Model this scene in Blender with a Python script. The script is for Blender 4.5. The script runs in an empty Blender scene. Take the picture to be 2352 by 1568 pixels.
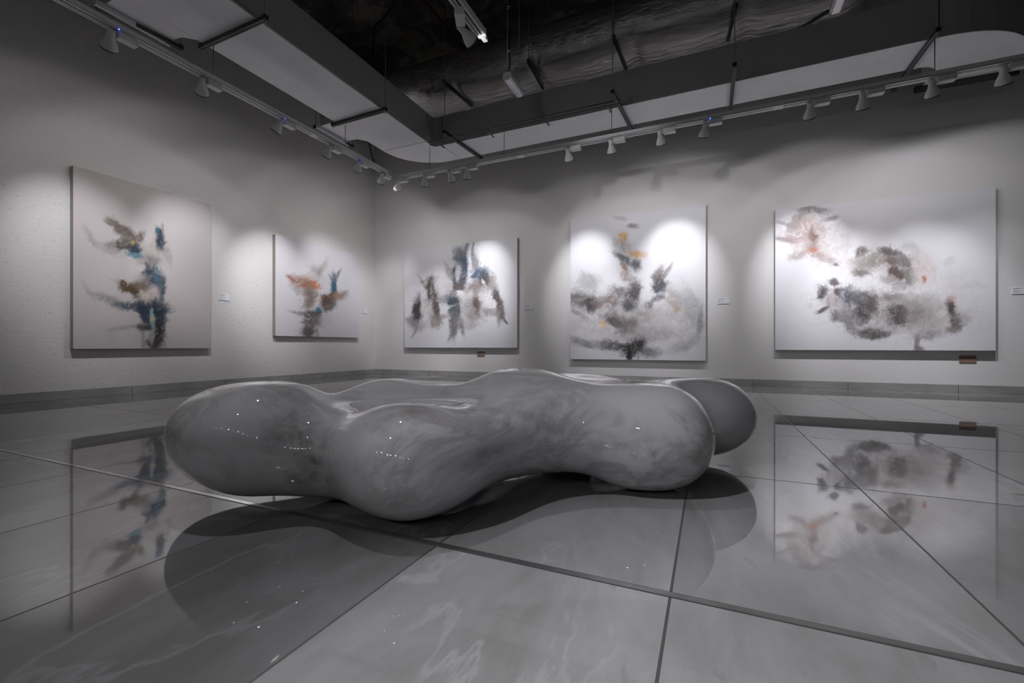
import bpy, math, random
import numpy as np
from mathutils import Vector, Matrix

sc = bpy.context.scene
COL = sc.collection
U = 0.6                      # metres per survey unit (= camera height)
FPX, CX, HY = 1016.0, 1176.0, 793.8
YAW = math.radians(24.05)
SN, CS = math.sin(YAW), math.cos(YAW)
XW, YW = -10.97 * U, 12.5 * U      # the two walls in view
CEIL = 10.4 * U

# ---------------------------------------------------------------- survey helpers
def ray(px, py):
    lat, dep, up = (px - CX) / FPX, 1.0, (HY - py) / FPX
    return Vector((CS * lat - SN * dep, SN * lat + CS * dep, up))
def onz(px, py, z):
    r = ray(px, py); t = (z - U) / r.z
    return Vector((r.x * t, r.y * t, z))
def onx(px, py, x=XW):
    r = ray(px, py); t = x / r.x
    return Vector((x, r.y * t, U + r.z * t))
def ony(px, py, y=YW):
    r = ray(px, py); t = y / r.y
    return Vector((r.x * t, y, U + r.z * t))
def proj(p):
    lat = CS * p[0] + SN * p[1]; dep = -SN * p[0] + CS * p[1]
    return CX + FPX * lat / dep, HY - FPX * (p[2] - U) / dep

# ---------------------------------------------------------------- materials
def mat(name, color=(.5, .5, .5), rough=.5, metal=0.0, ior=1.5, emit=None, estr=0.0, trans=0.0, alpha=None):
    m = bpy.data.materials.new(name); m.use_nodes = True
    b = m.node_tree.nodes['Principled BSDF']
    b.inputs['Base Color'].default_value = (*color, 1)
    b.inputs['Roughness'].default_value = rough
    b.inputs['Metallic'].default_value = metal
    b.inputs['IOR'].default_value = ior
    b.inputs['Transmission Weight'].default_value = trans
    if emit:
        b.inputs['Emission Color'].default_value = (*emit, 1)
        b.inputs['Emission Strength'].default_value = estr
    return m
class NT:
    def __init__(s, m):
        s.t = m.node_tree; s.b = s.t.nodes['Principled BSDF']
    def n(s, typ, **kw):
        nd = s.t.nodes.new(typ)
        for k, v in kw.items():
            if k in nd.inputs.keys() if isinstance(k, str) else False: nd.inputs[k].default_value = v
            else: setattr(nd, k, v)
        return nd
    def l(s, a, b): s.t.links.new(a, b)
    def val(s, nd, key, v):
        nd.inputs[key].default_value = v; return nd
    def math(s, op, a, b=None, clamp=False):
        nd = s.t.nodes.new('ShaderNodeMath'); nd.operation = op; nd.use_clamp = clamp
        for i, v in enumerate((a, b)):
            if v is None: continue
            if isinstance(v, (int, float)): nd.inputs[i].default_value = v
            else: s.l(v, nd.inputs[i])
        return nd.outputs[0]
    def coords(s, scale=(1, 1, 1), kind='Object', rot=(0, 0, 0)):
        tc = s.t.nodes.new('ShaderNodeTexCoord'); mp = s.t.nodes.new('ShaderNodeMapping')
        mp.inputs['Scale'].default_value = scale; mp.inputs['Rotation'].default_value = rot
        s.l(tc.outputs[kind], mp.inputs[0]); return mp.outputs[0]
    def noise(s, co, scale=5, detail=4, rough=.5, dist=0.0):
        nd = s.t.nodes.new('ShaderNodeTexNoise')
        nd.inputs['Scale'].default_value = scale; nd.inputs['Detail'].default_value = detail
        nd.inputs['Roughness'].default_value = rough; nd.inputs['Distortion'].default_value = dist
        s.l(co, nd.inputs['Vector']); return nd.outputs[0]
    def ramp(s, f, stops):
        nd = s.t.nodes.new('ShaderNodeValToRGB'); cr = nd.color_ramp
        while len(cr.elements) < len(stops): cr.elements.new(.5)
        for e, (p, c) in zip(cr.elements, stops):
            e.position = p; e.color = (*c, 1) if len(c) == 3 else c
        s.l(f, nd.inputs[0]); return nd.outputs[0]
    def mix(s, f, a, b, mode='MIX'):
        nd = s.t.nodes.new('ShaderNodeMix'); nd.data_type = 'RGBA'; nd.blend_type = mode
        for k, v in ((0, f), (6, a), (7, b)):
            if isinstance(v, (int, float)): nd.inputs[k].default_value = v
            elif isinstance(v, tuple): nd.inputs[k].default_value = (*v, 1)
            else: s.l(v, nd.inputs[k])
        return nd.outputs[2]
    def bump(s, h, strength=.3, dist=.01):
        nd = s.t.nodes.new('ShaderNodeBump'); nd.inputs['Strength'].default_value = strength
        nd.inputs['Distance'].default_value = dist
        s.l(h, nd.inputs['Height']); s.l(nd.outputs[0], s.b.inputs['Normal']); return nd.outputs[0]
    def color(s, c): s.l(c, s.b.inputs['Base Color'])

def plaster(name, base, pits):
    m = mat(name, base, .9); t = NT(m)
    co = t.coords((1, 1, 1))
    big = t.noise(co, 1.1, 5, .6)
    c = t.mix(t.math('MULTIPLY', big, .35), base, tuple(v * .80 for v in base))
    cs = t.coords((9, 9, 34))
    fine = t.noise(cs, 1.0, 5, .65)
    pit = t.ramp(t.noise(t.coords((24, 24, 72)), 1.0, 3, .6, .3), [(0.0, (1, 1, 1)), (.31, (1, 1, 1)), (.37, (0, 0, 0)), (1, (0, 0, 0))])
    pm = t.math('MULTIPLY', pit, pits)
    c = t.mix(pm, c, tuple(v * .55 for v in base))
    t.color(c)
    h = t.math('SUBTRACT', t.math('MULTIPLY', fine, .35 + pits), t.math('MULTIPLY', pit, pits * 2))
    t.bump(h, .55, .006)
    return m
M = {}
M['wall_l'] = plaster('left wall plaster', (.67, .65, .635), .55)
M['wall_r'] = plaster('right wall plaster', (.675, .66, .652), .06)
M['wall_o'] = mat('unseen wall paint', (.20, .20, .20), .9)

def concrete():
    m = mat('concrete slab', (.05, .045, .04), .95); t = NT(m)
    n = t.noise(t.coords((1, 1, 1)), 1.6, 7, .65, .6)
    t.color(t.ramp(n, [(.3, (.025, .024, .022)), (.50, (.09, .082, .072)), (.60, (.22, .20, .17)), (.75, (.09, .08, .07))]))
    t.bump(n, .5, .03); return m
M['concrete'] = concrete()

TX, TX0, TY, TY0 = 1.1035 * U, -.143 * U, 1.925 * U, 1.885 * U
def floor_mat():
    m = mat('polished stone tile', (.3, .3, .3), .06, ior=1.9); t = NT(m)
    tc = t.t.nodes.new('ShaderNodeTexCoord'); sp = t.t.nodes.new('ShaderNodeSeparateXYZ')
    t.l(tc.outputs['Object'], sp.inputs[0])
    u = t.math('DIVIDE', t.math('SUBTRACT', sp.outputs[0], TX0), TX)
    v = t.math('DIVIDE', t.math('SUBTRACT', sp.outputs[1], TY0), TY)
    fu, fv = t.math('FLOOR', u), t.math('FLOOR', v)
    def edge(w, pitch):
        fr = t.math('FRACT', w)
        return t.math('MULTIPLY', t.math('SUBTRACT', .5, t.math('ABSOLUTE', t.math('SUBTRACT', fr, .5))), pitch)
    gx = t.math('LESS_THAN', edge(u, TX), .0034)
    gy = t.math('LESS_THAN', edge(v, TY), .0045)
    g = t.math('MAXIMUM', gx, gy)
    cmb = t.t.nodes.new('ShaderNodeCombineXYZ'); t.l(fu, cmb.inputs[0]); t.l(fv, cmb.inputs[1])
    wn = t.t.nodes.new('ShaderNodeTexWhiteNoise'); wn.noise_dimensions = '3D'; t.l(cmb.outputs[0], wn.inputs['Vector'])
    # per-tile shifted coordinates so that veins stop at the joints
    off = t.t.nodes.new('ShaderNodeVectorMath'); off.operation = 'SCALE'; off.inputs['Scale'].default_value = 37.0
    t.l(wn.outputs['Color'], off.inputs[0])
    add = t.t.nodes.new('ShaderNodeVectorMath'); add.operation = 'ADD'
    t.l(tc.outputs['Object'], add.inputs[0]); t.l(off.outputs[0], add.inputs[1])
    mp = t.t.nodes.new('ShaderNodeMapping'); mp.inputs['Scale'].default_value = (1.0, .38, 1); mp.inputs['Rotation'].default_value = (0, 0, math.radians(28))
    t.l(add.outputs[0], mp.inputs[0]); co = mp.outputs[0]
    cloud = t.noise(co, 4.0, 7, .62, .5)
    base = t.ramp(cloud, [(.28, (.165, .160, .153)), (.5, (.225, .222, .222)), (.72, (.275, .275, .283))])
    vn = t.noise(co, 1.7, 6, .55, .9)
    vein = t.math('SUBTRACT', 1.0, t.math('MULTIPLY', t.math('ABSOLUTE', t.math('SUBTRACT', vn, .5)), 60.0), True)
    vm = t.math('MULTIPLY', t.math('MULTIPLY', vein, .36), t.ramp(t.noise(co, 2.2, 3), [(.46, (0, 0, 0)), (.62, (1, 1, 1))]))
    base = t.mix(vm, base, (.46, .46, .48))
    sp2 = t.noise(co, 26.0, 2, .5)
    base = t.mix(t.math('MULTIPLY', t.ramp(sp2, [(.68, (0, 0, 0)), (.74, (1, 1, 1))]), .35), base, (.16, .15, .145))
    hs = t.math('FRACT', t.math('MULTIPLY', t.math('SINE', t.math('ADD', t.math('ADD', t.math('MULTIPLY', fu, 12.9898), t.math('MULTIPLY', fv, 78.233)), 39.559)), 437.58))
    fac = t.math('ADD', .70, t.math('MULTIPLY', hs, .62))
    bc = t.t.nodes.new('ShaderNodeVectorMath'); bc.operation = 'SCALE'; t.l(base, bc.inputs[0]); t.l(fac, bc.inputs['Scale'])
    t.color(t.mix(g, bc.outputs[0], (.06, .057, .055)))
    t.l(t.math('ADD', .022, t.math('MULTIPLY', g, .5)), t.b.inputs['Roughness'])
    wav = t.noise(co, 1.3, 2, .4)
    h = t.math('SUBTRACT', t.math('MULTIPLY', wav, .6), t.math('MULTIPLY', g, 1.0))
    t.bump(h, .05, .0022)
    return m
M['floor'] = floor_mat()

def skirting_mat():
    m = mat('skirting tile', (.3, .29, .28), .25, ior=1.5); t = NT(m)
    tc = t.t.nodes.new('ShaderNodeTexCoord'); sp = t.t.nodes.new('ShaderNodeSeparateXYZ')
    t.l(tc.outputs['Object'], sp.inputs[0])
    n = t.noise(t.coords((1, 1, 3)), 3.0, 6, .6, .4)
    base = t.ramp(n, [(.3, (.25, .24, .23)), (.7, (.38, .375, .37))])
    s = t.math('ADD', sp.outputs[0], sp.outputs[1])
    e = t.math('LESS_THAN', t.math('SUBTRACT', .5, t.math('ABSOLUTE', t.math('SUBTRACT', t.math('FRACT', t.math('DIVIDE', s, 1.155)), .5))), .0022)
    t.color(t.mix(e, base, (.05, .045, .04))); return m
M['skirt'] = skirting_mat()

STAINS = [(-1.244, 2.6, 0.447, 0.11, 0.95), (-1.119, 2.55, 0.357, 0.13, 0.95), (-0.999, 2.5, 0.271, 0.1, 0.7), (-1.372, 2.6, 0.319, 0.06, 0.7), (-1.228, 2.65, 0.501, 0.07, 0.6), (-0.521, 2.45, 0.672, 0.07, 0.6), (-0.557, 2.4, 0.572, 0.05, 0.6), (-0.754, 2.35, 0.315, 0.07, 0.5), (-2.019, 2.75, 0.279, 0.05, 0.8), (-2.083, 2.8, 0.377, 0.04, 0.6), (-0.133, 2.65, 0.501, 0.05, 0.5), (0.024, 2.75, 0.482, 0.06, 0.4), (0.113, 2.95, 0.576, 0.06, 0.6), (0.244, 2.95, 0.561, 0.06, 0.7), (0.337, 3.0, 0.613, 0.04, 0.7), (0.562, 2.8, 0.404, 0.07, 0.6), (0.688, 2.75, 0.374, 0.06, 0.6), (0.888, 2.7, 0.359, 0.06, 0.7), (1.02, 2.7, 0.226, 0.08, 0.35), (1.163, 3.0, 0.583, 0.07, 0.5), (1.639, 3.75, 0.626, 0.06, 0.6), (-0.176, 3.2, 0.681, 0.05, 0.3)]
BORIG = (-1.0, 1.9)
def marble():
    m = mat('polished pale marble', (.5, .5, .5), .02, ior=1.72); t = NT(m)
    co = t.coords((1, 1, 1))
    n1 = t.noise(t.coords((1, 1.3, 1.2), rot=(.3, .2, .6)), 1.25, 9, .60, 1.0)
    n2 = t.noise(t.coords((1, 1, 1), rot=(.5, .9, .2)), 2.1, 8, .64, 1.6)
    big = t.noise(co, .9, 3, .5)
    base = t.mix(big, (.43, .435, .445), (.53, .53, .54))
    st = t.ramp(n1, [(.53, (0, 0, 0)), (.58, (.55, .55, .55)), (.68, (1, 1, 1))])
    c = t.mix(t.math('MULTIPLY', st, .42), base, (.135, .105, .098))
    # grey-brown stains and streaks at their places on the stone
    tc = t.t.nodes.new('ShaderNodeTexCoord')
    nz = t.t.nodes.new('ShaderNodeTexNoise'); nz.inputs['Scale'].default_value = 7; nz.inputs['Detail'].default_value = 7; nz.inputs['Roughness'].default_value = .65
    t.l(tc.outputs['Object'], nz.inputs['Vector'])
    sub = t.t.nodes.new('ShaderNodeVectorMath'); sub.operation = 'SUBTRACT'; t.l(nz.outputs['Color'], sub.inputs[0]); sub.inputs[1].default_value = (.5, .5, .5)
    scl = t.t.nodes.new('ShaderNodeVectorMath'); scl.operation = 'SCALE'; t.l(sub.outputs[0], scl.inputs[0]); scl.inputs['Scale'].default_value = .26
    wp = t.t.nodes.new('ShaderNodeVectorMath'); wp.operation = 'ADD'; t.l(tc.outputs['Object'], wp.inputs[0]); t.l(scl.outputs[0], wp.inputs[1])
    tot = None
    for (lx, ly, lz, rad, amt) in STAINS:
        p = (((CS * lx - SN * ly) * U) - BORIG[0], ((SN * lx + CS * ly) * U) - BORIG[1], lz * U)
        dn = t.t.nodes.new('ShaderNodeVectorMath'); dn.operation = 'DISTANCE'; t.l(wp.outputs[0], dn.inputs[0]); dn.inputs[1].default_value = p
        k = t.math('MULTIPLY', t.math('SUBTRACT', 1.0, t.math('DIVIDE', dn.outputs['Value'], rad), True), amt)
        tot = k if tot is None else t.math('MAXIMUM', tot, k)
    fine = t.noise(t.coords((1, 1, 2)), 9, 6, .7, .8)
    tot = t.math('MULTIPLY', tot, t.math('MULTIPLY', t.math('SUBTRACT', fine, .22, True), 2.6), True)
    c = t.mix(tot, c, (.085, .062, .058))
    ve = t.math('SUBTRACT', 1.0, t.math('MULTIPLY', t.math('ABSOLUTE', t.math('SUBTRACT', n2, .5)), 13.0), True)
    msk = t.ramp(t.noise(co, 1.7, 4), [(.50, (0, 0, 0)), (.62, (1, 1, 1))])
    c = t.mix(t.math('MULTIPLY', t.math('MULTIPLY', ve, msk), .55), c, (.22, .19, .185))
    t.color(c)
    return m
M['marble'] = marble()

def duct_mat(name, base, metal, rough):
    m = mat(name, base, rough, metal); t = NT(m)
    n = t.noise(t.coords((1, 1, 1)), 2.2, 6, .6)
    t.color(t.mix(n, tuple(v * .86 for v in base), tuple(v * 1.1 for v in base)))
    t.bump(t.noise(t.coords((1, 1, 1)), 1.6, 3), .25, .02)
    return m
M['duct'] = duct_mat('galvanised duct sheet', (.50, .495, .50), .35, .42)
M['board'] = duct_mat('pale duct underside', (.90, .90, .92), .0, .5)
M['foil'] = mat('wrinkled foil wrap', (.20, .195, .19), .20, .92)
def foil():
    t = NT(M['foil'])
    n = t.noise(t.coords((1.4, 4.5, 4.5)), 3.0, 8, .62, .8)
    n2 = t.noise(t.coords((8, 2, 2)), 1.0, 4, .6, .5)
    t.bump(t.math('ADD', n, t.math('MULTIPLY', n2, .35)), 0.42, .05)
    t.color(t.mix(n, (.42, .405, .395), (.66, .645, .635)))
foil()
M['seam'] = mat('duct seam sealant', (.70, .70, .71), .5, .1)
M['strut'] = mat('dark galvanised strut', (.085, .085, .09), .4, .7)
M['slot'] = mat('strut slot shadow gap', (.012, .012, .012), .9)
M['rod'] = mat('threaded rod steel', (.20, .21, .22), .4, .7)
M['track'] = mat('white track enamel', (.72, .72, .73), .35)
M['groove'] = mat('track groove', (.05, .045, .045), .7)
M['lamp'] = mat('white lamp enamel', (.74, .74, .72), .36)
M['bulb'] = mat('lit bulb', (.9, .9, .9), .3, emit=(1, .98, .95), estr=150)
M['led'] = mat('blue indicator', (.02, .05, .3), .3, emit=(.05, .12, 1.0), estr=6)
M['black'] = mat('black cable sheath', (.012, .012, .012), .55)
M['red'] = mat('red sprinkler paint', (.22, .012, .012), .4)
M['grey'] = mat('grey conduit', (.16, .155, .15), .5, .3)
M['plast'] = mat('clear ribbed diffuser', (.62, .60, .66), .22, ior=1.45, trans=.25)
M['plastb'] = mat('pale lamp housing', (.50, .49, .53), .4)
M['brass'] = mat('bronze socket plate', (.24, .165, .13), .4, .1)
M['hole'] = mat('socket pin hole', (.01, .008, .007), .8)
M['brsw'] = mat('socket rocker', (.27, .20, .17), .4)
M['card'] = mat('white label card', (.74, .74, .80), .6)
M['ink'] = mat('label print', (.11, .11, .12), .8)
M['cardedge'] = mat('label board edge', (.14, .14, .14), .8)
M['canvas_edge'] = mat('canvas edge', (.36, .33, .31), .85)
M['trimmetal'] = mat('joint strip', (.62, .62, .62), .10, .95)

def slotted_mat(ang):
    m = mat('slotted strut plate', (.085, .085, .09), .4, .6); t = NT(m)
    tc = t.t.nodes.new('ShaderNodeTexCoord'); mp = t.t.nodes.new('ShaderNodeMapping'); mp.vector_type = 'POINT'
    mp.inputs['Rotation'].default_value = (0, 0, -ang); t.l(tc.outputs['Object'], mp.inputs[0])
    sp = t.t.nodes.new('ShaderNodeSeparateXYZ'); t.l(mp.outputs[0], sp.inputs[0])
    fr = t.math('LESS_THAN', t.math('FRACT', t.math('DIVIDE', sp.outputs[0], .045)), .55)
    wy = t.math('LESS_THAN', t.math('ABSOLUTE', sp.outputs[1]), .0075)
    t.color(t.mix(t.math('MULTIPLY', fr, wy), (.10, .10, .105), (.006, .006, .006))); return m
# ---------------------------------------------------------------- mesh builder
class MB:
    def __init__(s): s.v = []; s.f = []; s.sm = []
    def add(s, vs, fs, smooth=False):
        o = len(s.v); s.v += [tuple(v) for v in vs]
        s.f += [tuple(i + o for i in f) for f in fs]; s.sm += [smooth] * len(fs); return s
    def box(s, c, d, mtx=None):
        x, y, z = [k / 2 for k in d]
        vs = [Vector((a * x, b * y, e * z)) for a in (-1, 1) for b in (-1, 1) for e in (-1, 1)]
        if mtx is not None: vs = [mtx @ v for v in vs]
        vs = [v + Vector(c) for v in vs]
        return s.add(vs, [(0, 1, 3, 2), (4, 6, 7, 5), (0, 4, 5, 1), (2, 3, 7, 6), (0, 2, 6, 4), (1, 5, 7, 3)])
    def prism(s, pts, z0, z1):
        n = len(pts)
        ar = sum(pts[i][0] * pts[(i + 1) % n][1] - pts[(i + 1) % n][0] * pts[i][1] for i in range(n))
        if ar < 0: pts = pts[::-1]
        vs = [(p[0], p[1], z0) for p in pts] + [(p[0], p[1], z1) for p in pts]
        fs = [tuple(range(n))[::-1], tuple(range(n, 2 * n))] + [(i, (i + 1) % n, (i + 1) % n + n, i + n) for i in range(n)]
        return s.add(vs, fs)
    def tube(s, path, r, seg=10, caps=True):
        P = [Vector(p) for p in path]; vs = []; fs = []; n = len(P)
        up = None
        for i, p in enumerate(P):
            d = (P[min(i + 1, n - 1)] - P[max(i - 1, 0)]).normalized()
            if up is None:
                up = Vector((0, 0, 1)) if abs(d.z) < .9 else Vector((1, 0, 0))
            a = d.cross(up).normalized(); b = a.cross(d).normalized(); up = b
            rr = r[i] if isinstance(r, (list, tuple)) else r
            for k in range(seg):
                t = 2 * math.pi * k / seg
                vs.append(p + a * (math.cos(t) * rr) + b * (math.sin(t) * rr))
        for i in range(n - 1):
            for k in range(seg):
                k2 = (k + 1) % seg
                fs.append((i * seg + k, i * seg + k2, (i + 1) * seg + k2, (i + 1) * seg + k))
        s.add(vs, fs, True)
        if caps:
            o = len(s.v) - len(vs)
            s.f.append(tuple(o + k for k in range(seg))[::-1]); s.sm.append(False)
            s.f.append(tuple(o + (n - 1) * seg + k for k in range(seg))); s.sm.append(False)
        return s
    def lathe(s, prof, seg=28, mtx=None):
        """prof: (radius, height) pairs about local z"""
        vs = []; fs = []
        for r, h in prof:
            for k in range(seg):
                t = 2 * math.pi * k / seg; vs.append(Vector((r * math.cos(t), r * math.sin(t), h)))
        if mtx is not None: vs = [mtx @ v for v in vs]
        for i in range(len(prof) - 1):
            for k in range(seg):
                k2 = (k + 1) % seg
                fs.append((i * seg + k, i * seg + k2, (i + 1) * seg + k2, (i + 1) * seg + k))
        return s.add(vs, fs, True)
    def build(s, name, material, parent=None, origin=None):
        me = bpy.data.meshes.new(name)
        vs = s.v
        if origin is not None:
            o = Vector(origin); vs = [tuple(Vector(v) - o) for v in vs]
        me.from_pydata(vs, [], s.f); me.update()
        me.polygons.foreach_set('use_smooth', s.sm)
        me.materials.append(material)
        ob = bpy.data.objects.new(name, me); COL.objects.link(ob)
        if origin is not None: ob.location = origin
        if parent is not None: ob.parent = parent
        return ob
def tag(o, label, cat, group=None):
    o['label'] = label; o['category'] = cat
    if group: o['group'] = group
    return o
def thing(name, label, cat, loc=(0, 0, 0), group=None):
    o = bpy.data.objects.new(name, None); COL.objects.link(o); o.location = loc; o.empty_display_size = .1
    return tag(o, label, cat, group)
def struct(o): o['kind'] = 'structure'; return o
def local(e, mb):
    """shift a world-space MB into the frame of empty e (translation only)"""
    o = Vector(e.location); mb.v = [tuple(Vector(v) - o) for v in mb.v]; return mb
def bevel(o, w, seg=2):
    m = o.modifiers.new('bevel', 'BEVEL'); m.width = w; m.segments = seg; m.limit_method = 'ANGLE'; return o
def grp(o): return o

# ---------------------------------------------------------------- the room
XE, YS = 7.5, -6.0
struct(MB().add([(XW, YS, 0), (XE, YS, 0), (XE, YW, 0), (XW, YW, 0)], [(0, 1, 2, 3)]).build('floor', M['floor']))
struct(MB().box(((XW + XE) / 2, (YS + YW) / 2, CEIL + .1), (XE - XW + .4, YW - YS + .4, .2)).build('ceiling', M['concrete']))
struct(MB().box((XW - .1, (YS + YW) / 2, CEIL / 2), (.2, YW - YS + .4, CEIL)).build('wall_left', M['wall_l']))
struct(MB().box(((XW + XE) / 2, YW + .1, CEIL / 2), (XE - XW, .2, CEIL)).build('wall_right', M['wall_r']))
struct(MB().box((XE + .1, (YS + YW) / 2, CEIL / 2), (.2, YW - YS + .4, CEIL)).build('wall_east', M['wall_o']))
struct(MB().box(((XW + XE) / 2, YS - .1, CEIL / 2), (XE - XW, .2, CEIL)).build('wall_rear', M['wall_o']))
BB = .101
b = bevel(struct(MB().box((XW + .006, (YS + YW) / 2, BB / 2), (.012, YW - YS, BB)).build('baseboard_left', M['skirt'])), .002, 1)
b = bevel(struct(MB().box(((XW + XE) / 2 + .006, YW - .006, BB / 2), (XE - XW - .012, .012, BB)).build('baseboard_right', M['skirt'])), .002, 1)
# raised strip in the widest floor joint
ys = 1.882 * U
bevel(struct(MB().box(((XW + XE) / 2, ys, .0002), (XE - XW - .04, .022, .0024)).build('trim_1', M['trimmetal'])), .0011, 2)
struct(MB().box(((XW + XE) / 2, ys, .0003), (XE - XW - .05, .026, .0008)).build('trim_2', M['groove']))

# ---------------------------------------------------------------- the marble bench
# plan outline of the slab and its top / underside heights (survey units)
PLAN = np.array([[-2.2774, 2.9192], [-2.004, 2.5992], [-1.6054, 2.3903], [-1.1629, 2.5246], [-0.9308, 2.3454], [-0.6069, 2.1651], [-0.2542, 2.3281], [0.0218, 2.6469], [0.3892, 2.7914], [0.8424, 2.7378], [1.2241, 2.7769], [1.4262, 3.064], [1.4181, 3.3626], [1.7245, 3.4424], [2.09, 3.71], [1.998, 4.1012], [1.604, 4.233], [1.1506, 4.0315], [0.7467, 4.2773], [0.2968, 4.2646], [-0.0063, 3.9546], [-0.4731, 3.8539], [-0.9211, 4.0842], [-1.3025, 3.9044], [-1.436, 3.5075], [-1.8867, 3.2903]])
HTS = [[-1.75, 2.9, 0.775, 0.069], [-0.6, 2.6, 0.6881, 0.0039], [1.0, 3.05, 0.7498, -0.0113], [1.7, 3.8, 0.745, 0.055], [-0.98, 3.75, 0.7544, 0.0486], [0.65, 4.05, 0.7769, 0.05], [0.05, 3.3, 0.84, 0.0935], [-.97, 2.95, 0.60, 0.0351], [-0.33, 2.92, 0.61, 0.0875], [-0.6, 3.6, 0.706, 0.0967], [0.25, 2.9, 0.7593, 0.121], [0.75, 3.5, 0.7148, 0.0899]]
SS_, WS = .36, .37
def closed_curve(C, k=8):
    n = len(C); out = []; T = (np.arange(k) / k)[:, None]
    for i in range(n):
        p0, p1, p2, p3 = C[i - 1], C[i], C[(i + 1) % n], C[(i + 2) % n]
        out.append(.5 * ((2 * p1) + (p2 - p0) * T + (2 * p0 - 5 * p1 + 4 * p2 - p3) * T * T + (3 * p1 - p0 - 3 * p2 + p3) * T ** 3))
    return np.concatenate(out)
def plan_distance(Q, X, Y):
    A, B = Q, np.roll(Q, -1, 0); ex, ey = B[:, 0] - A[:, 0], B[:, 1] - A[:, 1]
    out = np.empty(X.size); fx, fy = X.ravel(), Y.ravel()
    for a in range(0, X.size, 4000):
        px, py = fx[a:a + 4000, None], fy[a:a + 4000, None]
        wx, wy = px - A[:, 0], py - A[:, 1]
        t = np.clip((wx * ex + wy * ey) / (ex * ex + ey * ey + 1e-12), 0, 1)
        d = np.sqrt(((wx - t * ex) ** 2 + (wy - t * ey) ** 2).min(1))
        c = ((A[:, 1] <= py) != (B[:, 1] <= py)) & (px < ex * (py - A[:, 1]) / (ey + 1e-12) + A[:, 0])
        out[a:a + 4000] = np.where(c.sum(1) % 2 == 1, -d, d)
    return out.reshape(X.shape)
def blur2(F, s):
    r = int(3 * s) + 1; k = np.exp(-.5 * (np.arange(-r, r + 1) / s) ** 2); k /= k.sum()
    for ax in (0, 1):
        P = np.pad(F, [(r, r) if a == ax else (0, 0) for a in (0, 1)], mode='edge')
        F = sum(k[i] * np.take(P, range(i, i + F.shape[ax]), ax) for i in range(2 * r + 1))
    return F
def bench_field(G):
    X, Y, Z = G[0][:, :, 0], G[1][:, :, 0], G[2]
    d = blur2(plan_distance(closed_curve(PLAN), X, Y), .085 / (X[1, 0] - X[0, 0]))
    ws = zt = zb = 0
    for x, y, a, b in HTS:
        w = np.exp(-((X - x) ** 2 + (Y - y) ** 2) / (2 * (SS_ * .6) ** 2)) + 1e-7
        ws = ws + w; zt = zt + w * a; zb = zb + w * b
    zt = zt / ws; zb = zb / ws; zc = (zt + zb) / 2; hz = (zt - zb) / 2
    q = d + WS; e = .5 * (q + np.sqrt(q * q + .012))
    return np.sqrt(e[..., None] ** 2 + ((Z - zc[..., None]) * WS / hz[..., None]) ** 2) - WS
def surface_net(fn, lo, hi, h):
    ax = [np.arange(lo[i], hi[i] + h, h) for i in range(3)]
    G = np.meshgrid(*ax, indexing='ij'); F = fn(G)
    n = F.shape; S = F < 0
    cells = tuple(k - 1 for k in n)
    cnt = np.zeros(cells); pos = np.zeros(cells + (3,))
    for a in range(3):
        for o1 in (0, 1):
            for o2 in (0, 1):
                oth = [i for i in range(3) if i != a]
                s0 = [None] * 3; s1 = [None] * 3
                s0[a] = slice(0, n[a] - 1); s1[a] = slice(1, n[a])
                for o, i in zip((o1, o2), oth):
                    s0[i] = s1[i] = slice(o, n[i] - 1 + o)
                f0, f1 = F[tuple(s0)], F[tuple(s1)]
                m = (f0 < 0) != (f1 < 0)
                t = np.where(m, f0 / np.where(m, f0 - f1, 1), 0)
                cnt += m
                pos[..., a] += np.where(m, t, 0); pos[..., oth[0]] += m * o1; pos[..., oth[1]] += m * o2
    act = cnt > 0
    idx = -np.ones(cells, int); idx[act] = np.arange(act.sum())
    ii = np.argwhere(act)
    V = (ii + pos[act] / cnt[act][:, None]) * h + np.array(lo)
    Q = []
    for a in range(3):
        b, c = (a + 1) % 3, (a + 2) % 3
        s0 = [slice(1, n[i] - 1) for i in range(3)]; s1 = list(s0)
        s0[a] = slice(0, n[a] - 1); s1[a] = slice(1, n[a])
        A0, A1 = S[tuple(s0)], S[tuple(s1)]
        m = A0 != A1
        e = np.argwhere(m); flip = A0[m]
        base = e + np.array([0 if i == a else 1 for i in range(3)])
        def at(db, dc):
            q = base.copy(); q[:, b] -= db; q[:, c] -= dc; return idx[q[:, 0], q[:, 1], q[:, 2]]
        q = np.stack([at(1, 1), at(0, 1), at(0, 0), at(1, 0)], 1)
        q[~flip] = q[~flip][:, ::-1]
        Q.append(q)
    return V, np.concatenate(Q)
V, Q = surface_net(bench_field, (-2.5, 1.95, -.08), (2.35, 4.55, 1.0), .026)
V[:, 2] = np.where(V[:, 2] < .012, np.maximum(V[:, 2], 0.0), V[:, 2])
V[:, 2] -= V[:, 2].min()
W = np.stack([CS * V[:, 0] - SN * V[:, 1], SN * V[:, 0] + CS * V[:, 1], V[:, 2]], 1) * U
bo = np.array([BORIG[0], BORIG[1], 0.0])
me = bpy.data.meshes.new('marble_bench'); me.from_pydata((W - bo).tolist(), [], Q.tolist()); me.update()
me.polygons.foreach_set('use_smooth', [True] * len(me.polygons)); me.materials.append(M['marble'])
bench = bpy.data.objects.new('marble_bench', me); COL.objects.link(bench); bench.location = bo
tag(bench, 'large glossy grey-white marble bench of rounded cloud-like lobes on the floor', 'bench')
sm_ = bench.modifiers.new('smooth', 'SMOOTH'); sm_.iterations = 10; sm_.factor = .6
ss = bench.modifiers.new('subdivision', 'SUBSURF'); ss.levels = 1; ss.render_levels = 1

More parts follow.
